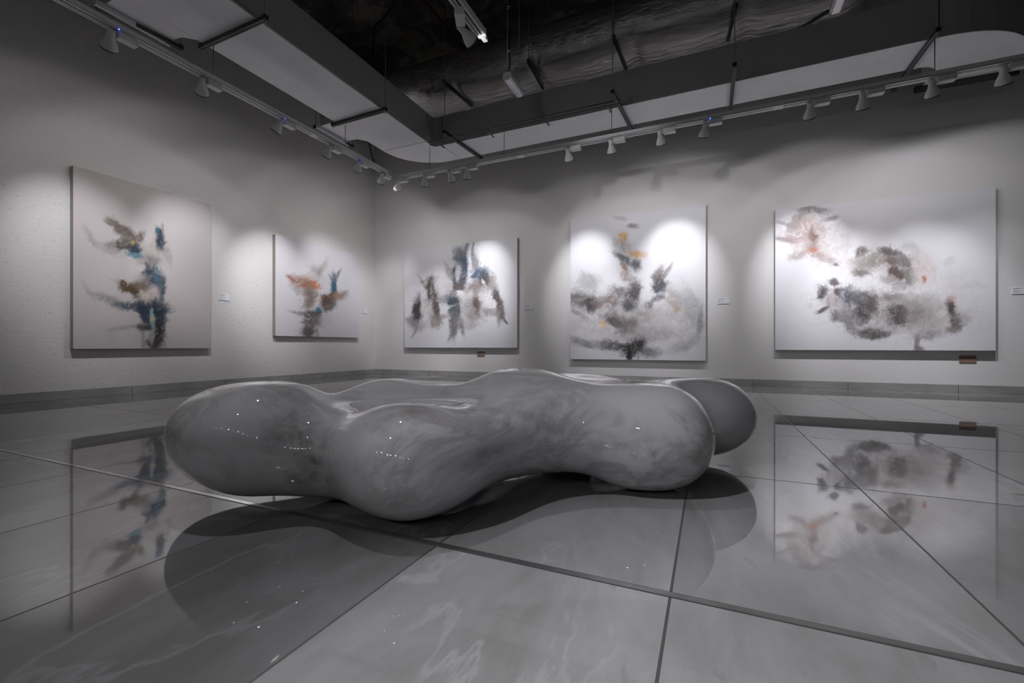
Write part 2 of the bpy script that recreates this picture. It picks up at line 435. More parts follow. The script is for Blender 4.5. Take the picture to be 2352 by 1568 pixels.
# ---------------------------------------------------------------- paintings
def vnoise(x, y, seed):
    rng = np.random.default_rng(seed); T = rng.random((256, 256))
    xi, yi = np.floor(x).astype(int), np.floor(y).astype(int); fx, fy = x - xi, y - yi
    fx = fx * fx * (3 - 2 * fx); fy = fy * fy * (3 - 2 * fy)
    g = lambda a, b: T[a % 256, b % 256]
    return (g(xi, yi) * (1 - fx) + g(xi + 1, yi) * fx) * (1 - fy) + (g(xi, yi + 1) * (1 - fx) + g(xi + 1, yi + 1) * fx) * fy
def fbm(x, y, seed, octv=5, pers=.55):
    a, s, t = 1.0, 0, 0
    for o in range(octv):
        s = s + a * vnoise(x * 2 ** o + 17.3 * o, y * 2 ** o + 9.1 * o, seed + o); t += a; a *= pers
    return s / t - .5
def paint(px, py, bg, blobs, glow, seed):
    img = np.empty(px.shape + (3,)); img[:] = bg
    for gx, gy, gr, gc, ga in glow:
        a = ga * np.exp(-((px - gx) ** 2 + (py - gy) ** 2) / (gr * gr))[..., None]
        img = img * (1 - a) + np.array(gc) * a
    # shared swirling displacement
    w1x, w1y = fbm(px / 34, py / 34, seed, 5), fbm(px / 34 + 50, py / 34 + 50, seed + 9, 5)
    sx, sy = px + 40 * w1x, py + 40 * w1y
    w2x, w2y = fbm(sx / 11, sy / 11, seed + 20, 4), fbm(sx / 11 + 31, sy / 11 + 8, seed + 30, 4)
    curl = fbm(px / 26 + 3 * w1x, py / 26 + 3 * w1y, seed + 50, 4)
    ridge = 1 - np.abs(fbm(sx / 13 + 2 * w2x, sy / 13 + 2 * w2y, seed + 70, 5)) * 4.5
    phi = 7.5 * fbm(px / 60 + 4, py / 60 + 11, seed + 3, 2)
    cp, sp_ = np.cos(phi), np.sin(phi)
    ha, hb = px * cp + py * sp_, -px * sp_ + py * cp
    hair = fbm(ha / 2.4 + 3 * w2x, hb / 17, seed + 4, 3, .6) + .6 * fbm(sx / 3.2, sy / 3.2, seed + 6, 3, .6)
    for k, (bx, by, rx, ry, ang, col, den) in enumerate(blobs):
        rm = max(4.0, min(rx, ry, 22))
        amp = .80 * rm
        X = px - bx + amp * (w1x * 1.9 + w2x * .9); Y = py - by + amp * (w1y * 1.9 + w2y * .9)
        t = math.radians(ang); c, s = math.cos(t), math.sin(t)
        a, b = X * c + Y * s, -X * s + Y * c
        r = np.sqrt((a / (rx * 1.25)) ** 2 + (b / (ry * 1.25)) ** 2)
        th = np.arctan2(b / ry, a / rx)
        # radial filaments, denser outward
        fil = fbm(th * 5.5 + 11 * curl + k * 7.7, r * 1.3 + k * 3.1, seed + 90 + k, 4, .7)
        r2 = r + fil * 1.05 * np.clip(r, .25, 1.6) + hair * .55 * np.clip(r - .3, 0, 1.3)
        m = np.clip((1.32 - r2) / .95, 0, 1); m = m * m * (3 - 2 * m)
        tex = np.clip(1.10 + .7 * fil + .45 * (ridge - .5) + .4 * w2x + .9 * hair, .10, 1.35)
        al = np.clip(den * m * tex, 0, .97)[..., None]
        cc = np.array(col) * .82 * (1 + .5 * w2y[..., None] + .5 * hair[..., None])
        img = img * (1 - al) + np.clip(cc, 0, 1) * al
    return np.clip(img, 0, 1)
BR, DK, GR, NV = (.20, .15, .12), (.045, .04, .04), (.26, .24, .235), (.02, .04, .075)
GB, TL, PK, WH = (.33, .27, .245), (.04, .15, .22), (.52, .42, .39), (.80, .78, .80)
B1 = [(351, 572, 30, 24, 0, (.38, .31, .27), .38), (342, 597, 28, 13, 10, GR, .45), (244, 570, 36, 10, 22, GR, .30), (206, 544, 26, 6, 62, GR, .35), (204, 668, 28, 5, 62, GR, .28),
 (246, 683, 34, 8, 14, GR, .55), (282, 528, 38, 11, 42, BR, .85), (262, 512, 22, 8, 25, BR, .5), (284, 563, 30, 14, 0, (.12, .09, .07), .85), (320, 546, 15, 8, -62, BR, .75), (311, 574, 15, 9, 0, NV, .95), (311, 587, 18, 6, 10, (.05, .25, .34), .75), (304, 557, 4, 6, 0, (.55, .45, .15), .8),
 (369, 551, 24, 10, 85, NV, .98), (362, 530, 5, 7, 0, TL, .8), (386, 585, 24, 8, 75, GR, .42), (349, 600, 22, 8, 0, BR, .35), (338, 615, 14, 14, 0, GB, .35),
 (346, 636, 25, 14, 85, NV, .95), (359, 632, 18, 8, 85, (.03, .14, .22), .85), (371, 662, 38, 9, 88, (.06, .09, .12), .8), (330, 648, 16, 14, 0, GB, .5), (293, 660, 24, 12, 20, (.10, .05, .015), .97), (311, 676, 14, 9, 50, (.09, .05, .02), .9), (322, 657, 22, 9, 20, (.14, .09, .05), .7), (350, 700, 34, 16, 5, DK, .75),
 (342, 679, 24, 10, -8, (.56, .48, .43), .9), (300, 704, 38, 9, 12, (.03, .06, .09), .8), (352, 710, 32, 13, 8, NV, .97), (363, 728, 30, 15, 90, (.012, .035, .06), .98), (333, 728, 22, 12, 80, NV, .95), (333, 751, 18, 8, 0, DK, .9), (363, 768, 34, 13, 90, (.02, .02, .022), .97), (350, 788, 13, 10, 0, DK, .9), (329, 778, 26, 5, 88, GR, .45),
 (349, 726, 15, 4.5, 88, (.35, .44, .46), .98), (350, 733, 5, 4, 0, (.55, .42, .2), .9), (351, 747, 8, 4, 88, (.2, .33, .37), .9), (349, 774, 16, 5, 90, (.36, .35, .37), .95), (286, 752, 38, 5, -8, GR, .38), (250, 770, 18, 12, 80, GR, .15), (407, 643, 4, 4, 0, (.75, .5, .3), .3)]
B2 = [(716, 637, 27, 15, 0, PK, .35), (744, 728, 22, 22, 0, PK, .38), (711, 690, 20, 32, 0, PK, .4), (713, 655, 20, 9, 5, (.60, .17, .04), .85), (689, 645, 24, 11, 15, (.36, .16, .10), .7), (668, 638, 11, 4, 30, (.35, .15, .1), .7), (690, 665, 22, 8, 25, GB, .45),
 (711, 681, 28, 13, 88, (.20, .15, .13), .75), (740, 616, 20, 6, -58, GB, .5), (727, 624, 14, 13, 0, GB, .35), (768, 640, 14, 6, 85, (.12, .15, .20), .75), (767, 659, 15, 7, 88, (.02, .10, .17), .95), (778, 630, 12, 3.5, -62, (.15, .16, .19), .7), (759, 636, 7, 2.5, 60, (.15, .16, .19), .6),
 (763, 676, 9, 7, 0, (.14, .06, .03), .85), (775, 681, 20, 9, -8, (.34, .20, .14), .65), (788, 675, 12, 5, -30, GB, .6), (747, 686, 13, 14, 0, (.12, .045, .025), .93), (758, 700, 13, 14, 40, (.16, .13, .12), .8), (735, 712, 7, 9, 0, (.04, .16, .23), .85),
 (715, 721, 19, 8, 0, (.07, .06, .06), .88), (685, 718, 20, 4, 12, GR, .6), (723, 733, 15, 13, 0, (.14, .11, .10), .75), (711, 749, 16, 12, 80, (.13, .10, .09), .82), (705, 764, 15, 9, 0, (.12, .10, .09), .85), (728, 763, 13, 4, 80, GB, .65)]
B3 = [(977, 705, 18, 26, 0, (.60, .52, .50), .45), (1086, 705, 38, 36, 0, (.48, .43, .42), .4), (1040, 670, 60, 30, 0, (.62, .58, .57), .3), (962, 690, 18, 4, 98, DK, .8), (956, 714, 28, 9, 92, (.05, .045, .05), .95), (943, 735, 10, 9, 0, GR, .6), (958, 748, 15, 12, 0, GR, .6), (952, 762, 16, 3, 120, GR, .5),
 (985, 646, 18, 8, -20, GB, .55), (987, 664, 26, 9, 92, (.09, .07, .06), .9), (972, 652, 16, 3, 60, (.2, .14, .11), .6), (1000, 702, 36, 8, 88, (.10, .08, .07), .9), (998, 734, 15, 14, 0, GB, .7), (1015, 727, 18, 5, -15, GB, .6),
 (1058, 592, 24, 15, 80, (.22, .235, .255), .8), (1071, 573, 24, 3.5, 97, (.25, .25, .27), .75), (1066, 618, 34, 8, 92, (.06, .09, .14), .92), (1052, 646, 18, 12, 90, (.07, .08, .10), .9), (1031, 624, 18, 6, 70, GR, .6), (1042, 626, 15, 5, 88, NV, .7), (1050, 628, 17, 4.5, 88, WH, .95),
 (1086, 580, 32, 2.6, 90, (.30, .29, .30), .75), (1093, 606, 26, 7, 80, (.25, .25, .27), .7), (1102, 631, 18, 17, 40, (.08, .125, .19), .92), (1116, 640, 20, 8, 75, (.06, .09, .12), .9), (1109, 647, 13, 8, 90, DK, .85), (1111, 650, 8, 3, 70, WH, .95),
 (1096, 664, 20, 14, 0, (.24, .19, .18), .7), (1132, 655, 26, 11, 80, (.28, .23, .2), .65), (1140, 683, 14, 8, 88, (.03, .06, .10), .88), (1147, 703, 28, 9, 75, (.13, .10, .09), .92), (1134, 716, 20, 9, 0, (.24, .21, .2), .7), (1135, 698, 8, 5, 90, WH, .95), (1160, 736, 10, 2.6, 48, DK, .85), (1147, 736, 13, 4, 92, GR, .75),
 (1054, 661, 13, 10, 0, (.16, .13, .13), .8), (1054, 672, 9, 5, 0, WH, .97), (1035, 690, 22, 8, 8, (.17, .17, .18), .85), (1043, 706, 36, 12, 80, (.06, .075, .10), .94), (1086, 714, 30, 24, 0, (.30, .265, .25), .6), (1096, 698, 20, 8, 88, (.14, .10, .085), .88), (1039, 748, 28, 9, 88, (.14, .14, .14), .82), (1061, 752, 20, 4.5, 75, GR, .7), (1052, 740, 12, 10, 0, GR, .7), (1036, 772, 14, 3, 120, GR, .5), (1078, 748, 18, 10, 0, GR, .4)]
B4 = [(1440, 740, 110, 42, 0, (.50, .46, .46), .55), (1429, 560, 22, 36, 0, (.62, .58, .57), .35), (1560, 730, 60, 60, 0, (.55, .53, .54), .40), (1347, 648, 22, 20, 0, GR, .45), (1335, 690, 26, 18, 5, (.20, .18, .175), .8), (1362, 699, 15, 13, 0, (.055, .042, .04), .93), (1327, 720, 24, 5, 28, GR, .5),
 (1424, 562, 20, 12, 10, GR, .45), (1454, 518, 11, 6, 0, (.22, .20, .20), .7), (1424, 500, 16, 5, 10, GR, .35), (1429, 545, 10, 10, 30, (.80, .38, .08), .8), (1464, 582, 20, 8, 8, (.78, .42, .12), .7),
 (1429, 592, 20, 8, 30, (.14, .14, .155), .88), (1462, 604, 11, 12, 0, (.12, .12, .135), .85), (1432, 612, 13, 6, 50, (.32, .18, .10), .7), (1437, 632, 15, 9, 20, (.34, .25, .22), .6), (1407, 664, 15, 13, 0, GR, .5), (1429, 671, 20, 11, 15, (.18, .15, .145), .75), (1457, 668, 24, 12, 88, (.10, .08, .08), .9), (1444, 699, 13, 14, 0, (.09, .09, .105), .85),
 (1512, 632, 22, 11, -62, (.25, .22, .215), .85), (1529, 629, 26, 5, -58, (.26, .24, .25), .7), (1514, 659, 15, 18, 0, (.075, .075, .095), .93), (1509, 686, 16, 6, -15, (.14, .14, .16), .8), (1489, 700, 11, 7, 0, (.16, .12, .11), .75),
 (1397, 692, 30, 18, 0, (.27, .21, .20), .8), (1402, 728, 28, 16, 20, (.25, .21, .20), .7), (1414, 741, 22, 9, 20, (.11, .095, .09), .8), (1383, 746, 7, 8, 0, (.75, .45, .18), .6), (1444, 748, 28, 18, 0, (.25, .215, .20), .75), (1484, 720, 26, 16, 0, (.42, .36, .345), .65), (1546, 690, 26, 14, 85, (.42, .37, .32), .6), (1556, 711, 10, 6, 0, (.7, .45, .25), .4), (1588, 705, 36, 20, 70, (.34, .34, .35), .45), (1608, 742, 32, 6, 98, (.27, .27, .27), .6), (1500, 765, 50, 14, -5, (.42, .39, .385), .5),
 (1345, 788, 38, 9, 12, (.20, .195, .19), .6), (1409, 793, 32, 11, 10, (.12, .11, .105), .82), (1459, 795, 26, 15, -30, (.02, .018, .018), .97), (1447, 815, 13, 6, 90, (.015, .014, .014), .97), (1489, 806, 26, 12, 0, (.14, .13, .13), .65), (1569, 794, 34, 12, -15, (.33, .32, .32), .5), (1466, 816, 12, 3, 90, GR, .5)]
B5 = [(1858, 535, 46, 42, 20, (.38, .29, .27), .78), (1910, 590, 50, 24, 25, (.52, .46, .44), .4), (1864, 482, 32, 8, 5, (.27, .235, .23), .7), (1832, 505, 24, 11, -50, (.30, .245, .235), .7), (1803, 550, 22, 5, 12, (.32, .25, .24), .7), (1800, 512, 14, 4, 15, (.32, .26, .25), .6), (1820, 548, 14, 10, -20, (.34, .27, .26), .6), (1909, 501, 18, 4.5, -12, (.30, .25, .24), .7), (1866, 541, 16, 10, 80, (.18, .11, .095), .8), (1866, 575, 11, 9, 0, (.50, .17, .10), .75), (1834, 587, 22, 11, -20, (.40, .31, .29), .6), (1893, 593, 26, 10, 22, (.33, .25, .23), .6), (1920, 607, 5, 3.5, 0, DK, .75), (1931, 556, 22, 20, 0, (.42, .39, .38), .45), (1945, 520, 28, 16, 0, (.58, .54, .54), .35),
 (2060, 610, 60, 34, 15, (.38, .33, .31), .55), (1976, 577, 11, 12, 0, (.16, .13, .115), .82), (1982, 602, 28, 13, 0, (.33, .285, .26), .55), (1976, 625, 20, 10, 0, (.20, .17, .16), .75), (2024, 595, 42, 15, -5, (.30, .255, .235), .65), (2043, 577, 24, 9, 10, (.12, .10, .09), .88), (2051, 600, 14, 12, 0, (.14, .11, .10), .88), (2059, 626, 18, 12, 20, (.10, .06, .055), .88), (2082, 612, 36, 13, 72, (.18, .165, .16), .85), (2048, 644, 26, 8, 10, (.30, .27, .26), .6), (2091, 564, 20, 9, 20, (.42, .40, .39), .4), (2075, 655, 26, 9, -25, (.26, .24, .24), .6),
 (2125, 618, 28, 32, 0, (.66, .54, .51), .4), (2123, 640, 5, 7, 0, (.45, .13, .06), .7), (2182, 601, 16, 8, -50, (.5, .46, .45), .3), (2241, 652, 24, 9, 10, (.55, .54, .56), .3), (2210, 640, 40, 30, 0, (.68, .64, .64), .3),
 (2060, 720, 130, 44, 5, (.37, .335, .325), .62), (1916, 649, 11, 9, 0, (.12, .095, .10), .88), (1890, 672, 13, 14, 20, (.085, .08, .085), .85), (1923, 671, 10, 9, 0, (.08, .06, .065), .9), (1912, 692, 15, 13, 0, (.42, .36, .365), .6), (1890, 712, 15, 5, -28, (.12, .10, .10), .85), (1947, 677, 19, 17, 0, (.12, .12, .15), .85), (1979, 688, 24, 17, 10, (.13, .125, .14), .85), (1979, 716, 20, 19, 0, (.05, .042, .048), .93), (2000, 697, 22, 15, 80, (.13, .095, .09), .87), (1941, 720, 26, 22, 30, (.24, .23, .23), .7), (1914, 728, 11, 11, 0, (.20, .18, .18), .7), (1952, 748, 24, 12, 60, (.24, .225, .22), .65), (2000, 765, 28, 13, 5, (.12, .11, .105), .87), (2032, 767, 18, 7, -12, (.16, .14, .135), .7),
 (2059, 722, 26, 21, 0, (.095, .07, .065), .9), (2048, 683, 22, 10, 0, (.22, .185, .175), .7), (2105, 718, 28, 26, 0, (.28, .25, .24), .78), (2091, 687, 42, 16, 0, (.36, .33, .32), .5), (2158, 724, 36, 28, 0, (.48, .44, .425), .55), (2182, 702, 17, 9, 80, (.09, .06, .06), .88), (2194, 732, 22, 10, 80, (.13, .10, .095), .8), (2193, 755, 18, 8, -20, (.20, .16, .155), .75), (2211, 732, 15, 12, 0, (.38, .35, .34), .5), (2188, 686, 11, 9, 0, (.66, .38, .33), .5), (2135, 768, 34, 11, -5, (.30, .28, .27), .65), (2107, 789, 18, 6, 95, (.25, .22, .21), .85), (2112, 801, 10, 7, 0, (.24, .21, .2), .8), (2160, 720, 9, 9, 0, (.75, .74, .75), .6)]
def painting(wall, x0, x1, ytl, ybl, ytr, ybr, bg, blobs, glow, seed, label, th=.070):
    """x0/x1, y...: photo pixels of the front corners, giving a true rectangle on the wall"""
    g = (lambda px, py: onx(px, py, XW + th)) if wall == 'L' else (lambda px, py: ony(px, py, YW - th))
    ax = 1 if wall == 'L' else 0
    a, b_, c, d = g(x0, ytl), g(x0, ybl), g(x1, ytr), g(x1, ybr)
    s0, s1 = a[ax], c[ax]; z1 = (a.z + c.z) / 2; z0 = (b_.z + d.z) / 2
    front = XW + th if wall == 'L' else YW - th
    sg = 1 if wall == 'L' else -1
    def P(s, z, o=0.0): return (front + sg * o, s, z) if wall == 'L' else (s, front + sg * o, z)
    root = thing('painting', label, 'painting', P((s0 + s1) / 2, z0, -th / 2), 'abstract canvases')
    nx = int(min(560, abs(x1 - x0) * 1.08)); nz = int(min(460, abs((ybl + ybr) - (ytl + ytr)) / 2 * 1.08))
    S, Z = np.meshgrid(np.linspace(s0, s1, nx), np.linspace(z0, z1, nz))
    PX, PY = proj((np.full(S.shape, front), S, Z) if wall == 'L' else (S, np.full(S.shape, front), Z))
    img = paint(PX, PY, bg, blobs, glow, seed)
    Wd = np.stack([np.full(S.shape, front), S, Z] if wall == 'L' else [S, np.full(S.shape, front), Z], -1).reshape(-1, 3) - np.array(root.location)
    i = np.arange(nx * nz).reshape(nz, nx)
    q = np.stack([i[:-1, :-1], i[:-1, 1:], i[1:, 1:], i[1:, :-1]], -1).reshape(-1, 4)
    if wall == 'L' : q = q if s1 > s0 else q[:, ::-1]
    me = bpy.data.meshes.new('painted_canvas'); me.from_pydata(Wd.tolist(), [], q.tolist()); me.update()
    ca = me.color_attributes.new('pigment', 'FLOAT_COLOR', 'POINT')
    rgba = np.concatenate([img.reshape(-1, 3), np.ones((nx * nz, 1))], 1).astype(np.float32)
    ca.data.foreach_set('color', rgba.ravel())
    m = mat('pigment on canvas', bg, .62); t = NT(m)
    at = t.t.nodes.new('ShaderNodeVertexColor'); at.layer_name = 'pigment'; t.color(at.outputs[0])
    t.bump(t.noise(t.coords((1, 1, 1)), 240, 2), .08, .001)
    me.materials.append(m)
    o = bpy.data.objects.new('painted_canvas', me); COL.objects.link(o); o.parent = root
    sm, zm = (s0 + s1) / 2, (z0 + z1) / 2; w, h = abs(s1 - s0), z1 - z0
    dd = (th - .002, w - .001, h - .001) if wall == 'L' else (w - .001, th - .002, h - .001)
    e = MB().box(P(sm, zm, -(th / 2)), dd); local(root, e).build('canvas_edge', M['canvas_edge'], root)
    return s0, s1, z0, z1
CV = (.66, .65, .68)
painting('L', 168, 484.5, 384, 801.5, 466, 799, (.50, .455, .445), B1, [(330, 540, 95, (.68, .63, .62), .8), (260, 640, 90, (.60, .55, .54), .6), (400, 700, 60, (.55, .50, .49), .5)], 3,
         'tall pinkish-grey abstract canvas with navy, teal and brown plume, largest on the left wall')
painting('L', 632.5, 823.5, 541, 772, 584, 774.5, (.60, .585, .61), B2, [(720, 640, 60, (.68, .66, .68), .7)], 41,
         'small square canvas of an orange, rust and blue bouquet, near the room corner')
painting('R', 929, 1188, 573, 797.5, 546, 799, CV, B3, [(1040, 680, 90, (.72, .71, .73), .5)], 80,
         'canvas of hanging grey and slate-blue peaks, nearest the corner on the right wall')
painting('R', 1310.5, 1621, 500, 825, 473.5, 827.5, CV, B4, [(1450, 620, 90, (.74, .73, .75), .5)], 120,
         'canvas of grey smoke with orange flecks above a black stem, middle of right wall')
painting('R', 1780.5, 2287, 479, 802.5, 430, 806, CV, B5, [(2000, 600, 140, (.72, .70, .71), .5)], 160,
         'widest canvas, brown-grey drifting cloud shapes with a spiky rust patch at top left')

# ---------------------------------------------------------------- wall labels
def wall_label(wall, x0, x1, y0, y1, label, seed):
    g = (lambda px, py: onx(px, py)) if wall == 'L' else (lambda px, py: ony(px, py))
    ax = 1 if wall == 'L' else 0
    a, b_ = g(x0, y0), g(x1, y1); s0, s1 = a[ax], b_[ax]
    c = g((x0 + x1) / 2, (y0 + y1) / 2); sc_ = FPX / (-SN * c.x + CS * c.y)
    h = (y1 - y0) / sc_; zc = c.z; w = s1 - s0; sm = (s0 + s1) / 2
    th = .005
    def P(s, z, o): return (XW + o, s, z) if wall == 'L' else (s, YW - o, z)
    def D(w_, t_, h_): return (t_, w_, h_) if wall == 'L' else (w_, t_, h_)
    root = thing('wall_label', label, 'label', P(sm, zc - h / 2, 0), 'caption cards beside the canvases')
    local(root, MB().box(P(sm, zc, th / 2 + .0005), D(w, th, h))).build('card', M['card'], root)
    local(root, MB().box(P(sm, zc - h / 2 - .002, th / 2 + .0008), D(w, th, .004))).build('board_edge', M['cardedge'], root)
    rng = random.Random(seed); mb = MB()
    for (v, ln, tk) in ((.82, .52, .07), (.64, .34, .034), (.56, .12, .03), (.42, .55, .036), (.34, .2, .03), (.18, .5, .03)):
        x = .07
        while x < .07 + ln:
            wd = min(rng.uniform(.04, .13), .07 + ln - x + .01)
            mb.box(P(s0 + w * (x + wd / 2), zc - h / 2 + h * v, th + .0010), D(w * wd, .0006, h * tk)); x += wd + .016
    local(root, mb).build('printed_lines', M['ink'], root)
wall_label('L', 502.5, 526, 674.5, 689.5, 'white caption card to the right of the tall pinkish canvas', 1)
wall_label('L', 831.5, 843, 708.5, 719.5, 'tiny white caption card between the small square canvas and the room corner', 2)
wall_label('R', 1206, 1225.5, 699.5, 711, 'white caption card between the slate-peaks canvas and the grey-smoke canvas', 3)
wall_label('R', 1648, 1675.5, 684, 697.5, 'white caption card between the grey-smoke canvas and the widest canvas', 4)
wall_label('R', 2324, 2362, 659, 675, 'white caption card at the right end, beyond the widest canvas', 5)

# ---------------------------------------------------------------- sockets
def socket(x0, x1, y0, y1, gangs, label):
    a = ony(x0, (y0 + y1) / 2); b_ = ony(x1, (y0 + y1) / 2); c = (a + b_) / 2; w = b_.x - a.x
    h = (y1 - y0) / (FPX / (-SN * c.x + CS * c.y))
    root = thing('wall_socket', label, 'socket', (c.x, YW, c.z - h / 2))
    bevel(local(root, MB().box((c.x, YW - .005, c.z), (w, .010, h))).build('faceplate', M['brass'], root), .002, 2)
    for g in range(gangs):
        gx = c.x + (0 if gangs == 1 else (-.27 if g == 0 else .27) * w)
        k = h
        mb = MB()
        mb.box((gx, YW - .0104, c.z + .16 * k), (.06 * k, .001, .12 * k))
        mb.box((gx - .14 * k, YW - .0104, c.z - .12 * k), (.10 * k, .001, .06 * k))
        mb.box((gx + .14 * k, YW - .0104, c.z - .12 * k), (.10 * k, .001, .06 * k))
        local(root, mb).build('pin_holes', M['hole'], root)
        sx = gx if gangs == 1 else c.x + (-.06 if g == 0 else .06) * w
        local(root, MB().box((sx, YW - .0115, c.z + (.3 if gangs == 1 else .2) * k), (.10 * k, .004, .16 * k))).build('switch', M['brsw'], root)
socket(2202.5, 2241.5, 816.5, 833, 2, 'brown double wall socket under the widest canvas')
socket(1096.5, 1113.5, 807, 818, 1, 'small brown single wall socket under the slate-peaks canvas')

# ---------------------------------------------------------------- main air duct
ZB, ZT = U + 5.3 * U, U + 6.08 * U
duct = thing('air_duct', 'L-shaped flat galvanised air duct hung above both spotlight tracks', 'duct', (-7.4 * U, 9.9 * U, ZB))
def dpart(name, pts, z0=ZB, z1=ZT, m='duct'):
    o = bevel(local(duct, MB().prism([(x * U, y * U) for x, y in pts], z0 + .006, z1)).build(name, M[m], duct), .004, 2)
    c = (sum(p[0] for p in pts) / len(pts) * U, sum(p[1] for p in pts) / len(pts) * U, z0)
    MB().prism([(x * U - duct.location.x, y * U - duct.location.y) for x, y in pts], z0 - ZB, z0 - ZB + .006).build('underside_panel', M['board'], o)
    return o
dpart('duct_run', [(-8.11, -3), (-6.72, -3), (-6.72, 9.58), (-8.11, 9.58)])
arc = [(-8.11 + 1.28 * (1 - math.cos(t)), 9.6 + 1.27 * math.sin(t)) for t in np.linspace(0, math.pi / 2, 14)]
inn = [(-6.62 + .11 * (-math.cos(t)), 9.83 + .11 * math.sin(t)) for t in np.linspace(0, math.pi / 2, 6)]
dpart('duct_elbow', [(-6.73, 9.6)] + inn + [(-6.47, 9.94), (-6.47, 10.87)] + arc[::-1])
dpart('duct_run', [(-6.45, 9.94), (3.6, 9.94), (3.6, 10.87), (-6.45, 10.87)])
oe = [(3.62 + 1.70 * math.sin(t), 9.94 + 1.55 * (1 - math.cos(t))) for t in np.linspace(0, math.pi / 2, 14)]
ie = [(3.62 + .36 * math.sin(t), 10.87 + .33 * (1 - math.cos(t))) for t in np.linspace(0, math.pi / 2, 7)]
dpart('duct_elbow', oe + [(5.32, 11.72), (3.98, 11.72)] + ie[::-1])
dpart('duct_outlet', [(-8.55, 3.70), (-8.12, 3.70), (-8.12, 4.78), (-8.28, 4.64), (-8.55, 4.60)], ZB + .002, ZT - .03)
dpart('duct_outlet', [(-8.57, 7.87), (-8.12, 7.87), (-8.12, 8.95), (-8.26, 8.76), (-8.57, 8.72)], ZB + .002, ZT - .03)
# seams
def seam(pts): return local(duct, MB().prism([(x * U, y * U) for x, y in pts], ZB - .004, ZB + .02)).build('duct_seam', M['seam'], duct)
seam([(-8.11, 9.565), (-6.70, 9.565), (-6.70, 9.60), (-8.11, 9.60)])
seam([(-6.475, 9.93), (-6.445, 9.93), (-6.445, 10.87), (-6.475, 10.87)])
seam([(.33, 9.93), (.365, 9.93), (.365, 10.88), (.33, 10.88)])
seam([(3.59, 9.93), (3.625, 9.93), (3.625, 10.88), (3.59, 10.88)])
local(duct, MB().box((-6.715 * U, 3.3 * U, ZB + .006), (.012, 12.4 * U, .018))).build('duct_corner_strip', M['seam'], duct)
for (yy, xx) in ((4.1, -8.60), (8.3, -8.62)):
    local(duct, MB().box((xx * U, yy * U, ZB - .02), (.035, .62, .05))).build('outlet_lip', M['seam'], duct)

# foil-wrapped duct above and beyond
ZF = U + 6.9 * U
fd = thing('insulated_duct', 'large foil-wrapped insulated duct above the galvanised duct run', 'duct', (-2 * U, 10.9 * U, ZF))
rng = np.random.default_rng(5)
prof = [(9.98, 7.86), (9.95, 7.6), (9.95, 7.32), (9.965, 7.19), (10.01, 7.07), (10.09, 6.97), (10.20, 6.90), (10.38, 6.87), (10.9, 6.86), (11.6, 6.88), (11.9, 6.95), (11.95, 7.8)]
xs_ = np.linspace(-10.8, 3.0, 160); vs = []; fs = []
for i, x in enumerate(xs_):
    ph = (x - (-6.3)) % 2.35
    pinch = .06 * math.exp(-min(ph, 2.35 - ph) ** 2 / .02)
    endf = 0 if x < 2.3 else ((x - 2.3) / .7) ** 2 * .35
    for j, (y, q) in enumerate(prof):
        sag = .05 * math.sin(math.pi * ph / 2.35) if 2 < j < 10 else .012 * math.sin(x * 5 + j)
        n = .010 * math.sin(x * 17 + j * 2.1) + rng.normal(0, .005)
        cy, cq = 10.9, 7.35
        yy = cy + (y - cy) * (1 - endf) ; qq = cq + (q - cq) * (1 - endf)
        vs.append((x * U, (yy + n) * U, U + (qq - sag + pinch * (1 if j > 2 else 0) + n) * U))
n_ = len(prof)
for i in range(len(xs_) - 1):
    for j in range(n_):
        j2 = (j + 1) % n_
        fs.append((i * n_ + j, i * n_ + j2, (i + 1) * n_ + j2, (i + 1) * n_ + j))
fs.append(tuple((len(xs_) - 1) * n_ + j for j in range(n_)))
mb = MB(); mb.add(vs, fs, True)
fo = local(fd, mb).build('foil_jacket', M['foil'], fd)
fo.modifiers.new('subdivision', 'SUBSURF').render_levels = 1

